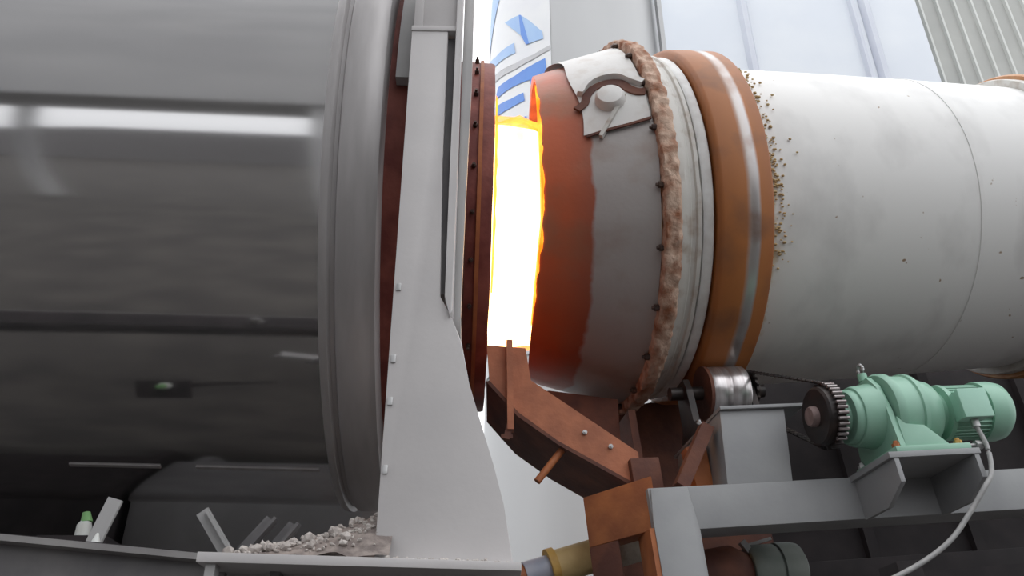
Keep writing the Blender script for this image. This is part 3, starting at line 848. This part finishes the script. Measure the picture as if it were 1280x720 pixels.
# ------------------------------------------------------------------ green gear motor
gm = tag(empty('green_gear_motor', off((-0.05, 0, -0.03)), RIGHT_M), 'pale green gear motor bolted on the grey bracket platform', 'motor')
C_ = (MY, MZ)
def gl(name, prof, m='green', seg=56, parent=gm):
    bm = B(); lathe(bm, prof, seg, c=C_)
    return link(name, bm, m, parent)
gl('output_cover', [(1.352, 0.03), (1.352, 0.062), (1.362, 0.072), (1.380, 0.075), (1.380, 0.115), (1.392, 0.122), (1.415, 0.122), (1.42, 0.1)])
gl('output_housing', [(1.41, 0.10), (1.415, 0.132), (1.43, 0.137), (1.47, 0.140), (1.51, 0.150), (1.52, 0.10)])
gl('gear_case', [(1.535, 0.10), (1.54, 0.182), (1.555, 0.190), (1.575, 0.190), (1.58, 0.178), (1.66, 0.175), (1.665, 0.184), (1.685, 0.184), (1.69, 0.10)])
gl('reduction_stage', [(1.685, 0.10), (1.69, 0.158), (1.71, 0.162), (1.73, 0.160), (1.735, 0.152), (1.77, 0.148), (1.785, 0.136), (1.79, 0.09)])
gl('motor_neck', [(1.78, 0.05), (1.785, 0.10), (1.83, 0.10), (1.835, 0.128), (1.855, 0.130), (1.86, 0.06)])
def motor_body(b):
    lathe(b, [(1.855, 0.05), (1.855, 0.118), (2.04, 0.118), (2.04, 0.05)], 48, c=C_)
    for k in range(36):
        a = R(k * 10)
        ca, sa = math.cos(a), math.sin(a)
        bar(b, (1.858, MY - 0.122 * ca, MZ + 0.122 * sa), (2.035, MY - 0.122 * ca, MZ + 0.122 * sa), 0.006, 0.006)
part('motor_body', 'green', motor_body, gm)
gl('fan_cover', [(2.03, 0.10), (2.03, 0.136), (2.04, 0.138), (2.10, 0.138), (2.135, 0.130), (2.158, 0.108), (2.168, 0.07), (2.17, 0.0)])
tb = part('terminal_box', 'green_box', lambda b: box(b, (1.835, -1.125, -1.685), (1.965, -1.06, -1.560), 0.01), gm)
part('terminal_lid', 'green_box', lambda b: box(b, (1.830, -1.145, -1.690), (1.970, -1.122, -1.555), 0.006), gm)
part('gland', 'galv', lambda b: tube(b, [(1.90, -1.095, -1.685), (1.90, -1.095, -1.72)], 0.018, 12), gm)
def foot_rib(b):
    prism(b, [(MY - 0.165, -1.822), (MY + 0.165, -1.822), (MY + 0.165, -1.79), (MY + 0.150, -1.62), (MY + 0.12, -1.50), (MY + 0.07, -1.44), (MY - 0.07, -1.44), (MY - 0.12, -1.50), (MY - 0.150, -1.62), (MY - 0.165, -1.79)], 1.50, 1.525, 'x', 0.004)
part('foot_bracket', 'green', foot_rib, gm)
part('foot_plate', 'green', lambda b: box(b, (1.47, MY - 0.175, -1.822), (1.82, MY + 0.175, -1.796), 0.005), gm)
part('foot_web', 'green', lambda b: prism(b, [(1.525, -1.66), (1.555, -1.70), (1.64, -1.705), (1.73, -1.796), (1.525, -1.796)], MY - 0.165, MY - 0.145, 'y', 0.003), gm)
part('foot_web', 'green', lambda b: prism(b, [(1.525, -1.66), (1.555, -1.70), (1.64, -1.705), (1.73, -1.796), (1.525, -1.796)], MY + 0.145, MY + 0.165, 'y', 0.003), gm)
def eyebolt(b):
    tube(b, [(1.53, MY, -1.43), (1.53, MY, -1.395)], 0.022, 12)
part('lifting_lug', 'green', eyebolt, gm)
def ring(b):
    pts = [(1.53 + 0.0, MY - 0.022 * math.cos(R(k * 24)), -1.372 + 0.022 * math.sin(R(k * 24))) for k in range(16)]
    tube(b, pts, 0.008, 8, cap=False)
part('eye_bolt', 'galv', ring, gm)
for x, y, m in ((1.49, MY - 0.15, 'rust_firelit_steel'), (1.78, MY - 0.15, 'pipe_flange'), (1.49, MY + 0.15, 'galv'), (1.78, MY + 0.15, 'galv')):
    part('foot_bolt', m, lambda b: hexbolt(b, (x, y, -1.796), (0, 0, 1), 0.018, 0.016), gm)
b = B(); tube(b, [(1.80, -1.09, -1.80), (1.87, -1.09, -1.80)], 0.008, 8); tube(b, [(1.865, -1.09, -1.80), (1.895, -1.09, -1.80)], 0.020, 6)
jb = tag(link('jacking_bolt', b, 'galv'), 'small galvanised jacking bolt at the end of the green motor foot', 'bolt')
jb.location = off((-0.05, 0, -0.03)); jb.rotation_euler = RIGHT_M.to_euler()

# cable from the terminal box
b = B()
tube(b, smooth_path([(1.85, -1.095, -1.75), (1.845, -1.12, -1.85), (1.79, -1.16, -1.97), (1.72, -1.17, -2.04), (1.64, -1.15, -2.125), (1.525, -1.14, -2.225), (1.39, -1.13, -2.298), (1.22, -1.13, -2.36), (0.98, -1.13, -2.43)], 8), 0.0105, 10)
cb = tag(link('motor_cable', b, 'cable'), 'grey cable hanging in a curve from the green motor terminal box', 'cable')
cb.location = RIGHT_O; cb.rotation_euler = RIGHT_M.to_euler()

# second motor under the beam
lm = tag(empty('lower_motor', RIGHT_O, RIGHT_M), 'dusty grey-green motor hanging in the dark under the grey beam', 'motor')
C_ = (-0.35, -2.165)
gl('motor_body', [(0.98, 0.03), (0.98, 0.11), (1.00, 0.125), (1.11, 0.125), (1.115, 0.118), (1.12, 0.118)], 'grey_green', parent=lm)
gl('fan_cover', [(1.12, 0.10), (1.125, 0.128), (1.20, 0.128), (1.23, 0.12), (1.25, 0.09), (1.255, 0.0)], 'grey_green', parent=lm)
gl('gear_case', [(0.70, 0.02), (0.70, 0.11), (0.90, 0.13), (0.98, 0.09)], 'rust_dark', parent=lm)
part('hanger', 'galv', lambda b: (bar(b, (0.96, -0.40, -2.03), (0.99, -0.40, -2.08), 0.03, 0.03), bar(b, (1.00, -0.38, -2.045), (1.12, -0.38, -2.02), 0.015, 0.015)), lm)

# ------------------------------------------------------------------ insulated pipe behind the rusty post
pp = tag(empty('insulated_pipe', (0.385, 4.25, 2.52)), 'cream-yellow wrapped pipe with ochre flange at the bottom behind the rusty post', 'pipe')
p0, p1 = Vector((-0.255, -0.02, -0.095)), Vector((0.43, 0.06, 0.120))
def along(t): return p0 + (p1 - p0) * t
def pseg(name, m, t0, t1, r, label=None):
    bm = B(); tube(bm, [along(t0), along(t0 + (t1 - t0) * 0.5), along(t1)], r, 24)
    o = link(name, bm, m, pp)
    if label: o['label'] = label
pseg('pipe_end', 'rust_firelit_steel', -0.10, 0.03, 0.059)
pseg('bare_pipe', 'pipe_blue', 0.03, 0.20, 0.066, 'bare blue-grey pipe')
pseg('flange', 'pipe_flange', 0.20, 0.25, 0.094)
pseg('wrapped_pipe', 'pipe_yellow', 0.25, 0.62, 0.079)
pseg('dirty_wrap', 'pipe_white', 0.62, 1.05, 0.09, 'dirty whitish wrap')
pseg('elbow_collar', 'rust_dark', 1.05, 1.15, 0.096)
b = B(); box(b, (0.10, -0.04, -2.52), (0.18, 0.04, -0.04)); link('pipe_stand', b, 'dark_steel', pp)

# ------------------------------------------------------------------ lower left steelwork
bl = tag(empty('grey_long_beam', (-0.91, 2.86, 2.19)), 'long weathered grey beam running out at the lower left', 'beam')
BL = Vector((-1.0, 0.02, 0.094))
def bl_part(name, m, z0, z1, y0, y1):
    bm = B()
    vs0 = [bm.verts.new(Vector((0.06, y, z)) + BL * 0) for y, z in ((y0, z0), (y1, z0), (y1, z1), (y0, z1))]
    vs1 = [bm.verts.new(Vector((0, y, z)) + BL * 3.2) for y, z in ((y0, z0), (y1, z0), (y1, z1), (y0, z1))]
    for k in range(4):
        bm.faces.new((vs0[k], vs0[(k + 1) % 4], vs1[(k + 1) % 4], vs1[k]))
    bm.faces.new(vs0); bm.faces.new(vs1[::-1])
    link(name, bm, m, bl)
bl_part('top_flange', 'flange_grey', -0.008, 0.012, -0.10, 0.05)
bl_part('reflection_dimmer', 'dark_steel', 0.012, 0.016, -0.092, 0.05)  # thin dark sheet added on the flange to dim its reflection in the drum
bl_part('web', 'beam_dark', -0.30, -0.008, -0.04, -0.01)
bl_part('bottom_flange', 'beam_dark', -0.32, -0.30, -0.10, 0.05)

ld = tag(empty('grey_ledge', (-0.3, 2.85, 2.19)), 'grey steel ledge carrying the gravel heap and the plate leg', 'ledge')
b = B(); prism(b, [(-0.60, 0.005), (0.385, -0.022), (0.385, -0.048), (-0.60, -0.026)], -0.17, 0.55, 'y', 0.003); link('ledge_plate', b, 'grey_plate', ld)
b = B(); box(b, (-0.575, -0.15, -2.19), (-0.545, -0.10, -0.02)); link('ledge_post', b, 'grey_paint', ld)
b = B(); box(b, (-0.40, -0.06, -2.19), (-0.37, 0.0, -0.02)); link('ledge_post', b, 'beam_dark', ld)
b = B(); box(b, (-0.55, 0.05, -0.6), (0.37, 0.09, -0.045)); link('ledge_web', b, 'dark_steel', ld)
b = B(); box(b, (0.30, -0.06, -2.19), (0.36, 0.0, -0.05)); link('ledge_post', b, 'beam_dark', ld)

br = tag(empty('brace_pair', (-0.95, 3.3, 2.33)), 'crossed grey angle braces between the long beam and the stainless drum', 'brace')
for (x0, z0, x1, z1, m, y) in ((-0.165, 0.152, -0.005, -0.06, 'grey_paint', 0.0), (0.09, 0.135, -0.03, -0.02, 'beam_dark', 0.05), (0.18, 0.115, 0.11, 0.02, 'beam_dark', 0.05)):
    b = B(); bar(b, (x0, y, z0), (x1, y, z1), 0.012, 0.05); bar(b, (x0 + 0.022, y - 0.02, z0), (x1 + 0.022, y - 0.02, z1), 0.04, 0.012); link('brace_angle', b, m, br)
b2 = tag(empty('short_brace', (-1.335, 2.88, 2.25)), 'short grey brace standing beside the pale bottle at left', 'brace')
b = B(); bar(b, (0.065, 0, 0.16), (0.02, 0, -0.005), 0.012, 0.05); link('brace_angle', b, 'grey_paint', b2)

bt = tag(empty('green_capped_bottle', (-1.69, 3.6, 2.48)), 'tiny pale bottle with a green cap under the stainless drum', 'bottle')
b = B(); tube(b, [(0, 0, -0.03), (0, 0, 0.02), (0.005, 0, 0.04)], [0.03, 0.03, 0.02], 12); link('bottle_body', b, 'pale_plastic', bt)
b = B(); tube(b, [(0.005, 0, 0.035), (-0.005, 0, 0.075)], [0.024, 0.016], 12); link('cap', b, 'leaf_green', bt)
b = B(); tube(b, [(0, 0, 0), (0, 0, 0.03), (0, 0, 0.055)], [0.020, 0.013, 0.004], 12)
cn = tag(link('white_cone', b, 'pale_plastic'), 'tiny white cone standing on the long grey beam', 'cone')
cn.location = (-1.285, 2.84, 2.232)
b = B(); box(b, (-0.16, -0.05, -0.03), (0.12, 0.12, 0.0)); box(b, (-0.05, 0.0, -2.45), (0.0, 0.05, -0.03))
sh = tag(link('small_shelf', b, 'dark_steel'), 'narrow dark steel shelf under the pale bottle', 'shelf'); sh.location = (-1.69, 3.6, 2.45)

# gravel heap on the ledge
random.seed(3)
b = B()
NXg, NYg = 30, 10
def heap_z(x, y):
    u = (x + 0.86) / 0.50
    h = 0.0 if u < 0 else 0.015 + 0.20 * min(1.0, u) ** 1.15
    h *= max(0.0, 1 - ((y - 0.30) / 0.33) ** 2)
    return h
rows = []
for i in range(NXg + 1):
    row = []
    for j in range(NYg + 1):
        x = -0.86 + 0.54 * i / NXg; y = -0.03 + 0.66 * j / NYg
        z = heap_z(x, y) + 0.012 * noise.noise(Vector((x * 18, y * 18, 1)))
        row.append(b.verts.new((x, y, z - 0.008)))
    rows.append(row)
for i in range(NXg):
    for j in range(NYg):
        b.faces.new((rows[i][j], rows[i + 1][j], rows[i + 1][j + 1], rows[i][j + 1]))
heap = tag(link('gravel_heap', b, 'gravel'), 'brown-grey heap of fine gravel on the ledge against the plate leg', 'gravel', kind='stuff')
heap.location = (0, 2.72, 2.198)
b = B()
def pebble(bm, p, s):
    q = bmesh.ops.create_icosphere(bm, subdivisions=1, radius=s)
    sc_ = Vector((random.uniform(.7, 1.4), random.uniform(.7, 1.3), random.uniform(.5, .9)))
    rot = Matrix.Rotation(random.uniform(0, 6), 3, Vector((random.random(), random.random(), random.random() + .1)))
    for v in q['verts']:
        v.co = rot @ Vector((v.co.x * sc_.x, v.co.y * sc_.y, v.co.z * sc_.z)) * random.uniform(.85, 1.15) + Vector(p)
for k in range(420):
    x = random.uniform(-0.86, -0.36); y = random.uniform(-0.02, 0.5)
    pebble(b, (x, y, heap_z(x, y) + 0.001), random.uniform(0.004, 0.011))
for k in range(60):
    x = random.uniform(-0.36, 0.05)
    pebble(b, (x, random.uniform(-0.03, 0.0), 0.003 - 0.027 * (x + 0.86)), random.uniform(0.004, 0.009))
pb = tag(link('loose_gravel', b, 'stone', smooth=0), 'pale crushed stones scattered over the heap and along the ledge', 'gravel', kind='stuff')
pb.location = (0, 2.72, 2.192)
protos = []
for k in range(6):
    bm = B(); pebble(bm, (0, 0, 0), 0.019)
    me = bpy.data.meshes.new('stone'); bm.to_mesh(me); bm.free(); me.materials.append(M['stone']); protos.append(me)
for k in range(34):
    x = random.uniform(-0.84, -0.46); y = random.uniform(0.0, 0.26)
    o = bpy.data.objects.new('crushed_stone', protos[k % 6]); col.objects.link(o)
    s = random.uniform(0.55, 1.1)
    o.scale = (s, s, s); o.rotation_euler = (random.random() * 6, random.random() * 6, random.random() * 6)
    o.location = (x, 2.72 + y, 2.202 + heap_z(x, y))
    tag(o, 'pale crushed stone lying on the gravel heap', 'stone', 'crushed stones on the gravel heap')


# ------------------------------------------------------------------ put each root of the tilted assembly at the base of its own thing
bpy.context.view_layer.update()
for o in [q for q in col.objects if q.type == 'EMPTY' and q.parent is None]:
    ch_ = [c for c in o.children if c.type == 'MESH']
    if not ch_ or o.name.startswith('burner_flame'):
        continue
    inv = o.matrix_world.inverted()
    P = [inv @ (c.matrix_world @ Vector(k)) for c in ch_ for k in c.bound_box]
    base = Vector(((min(p.x for p in P) + max(p.x for p in P)) / 2, (min(p.y for p in P) + max(p.y for p in P)) / 2, min(p.z for p in P)))
    o.location = o.matrix_world @ base
    for c in ch_:
        c.location = c.location - base
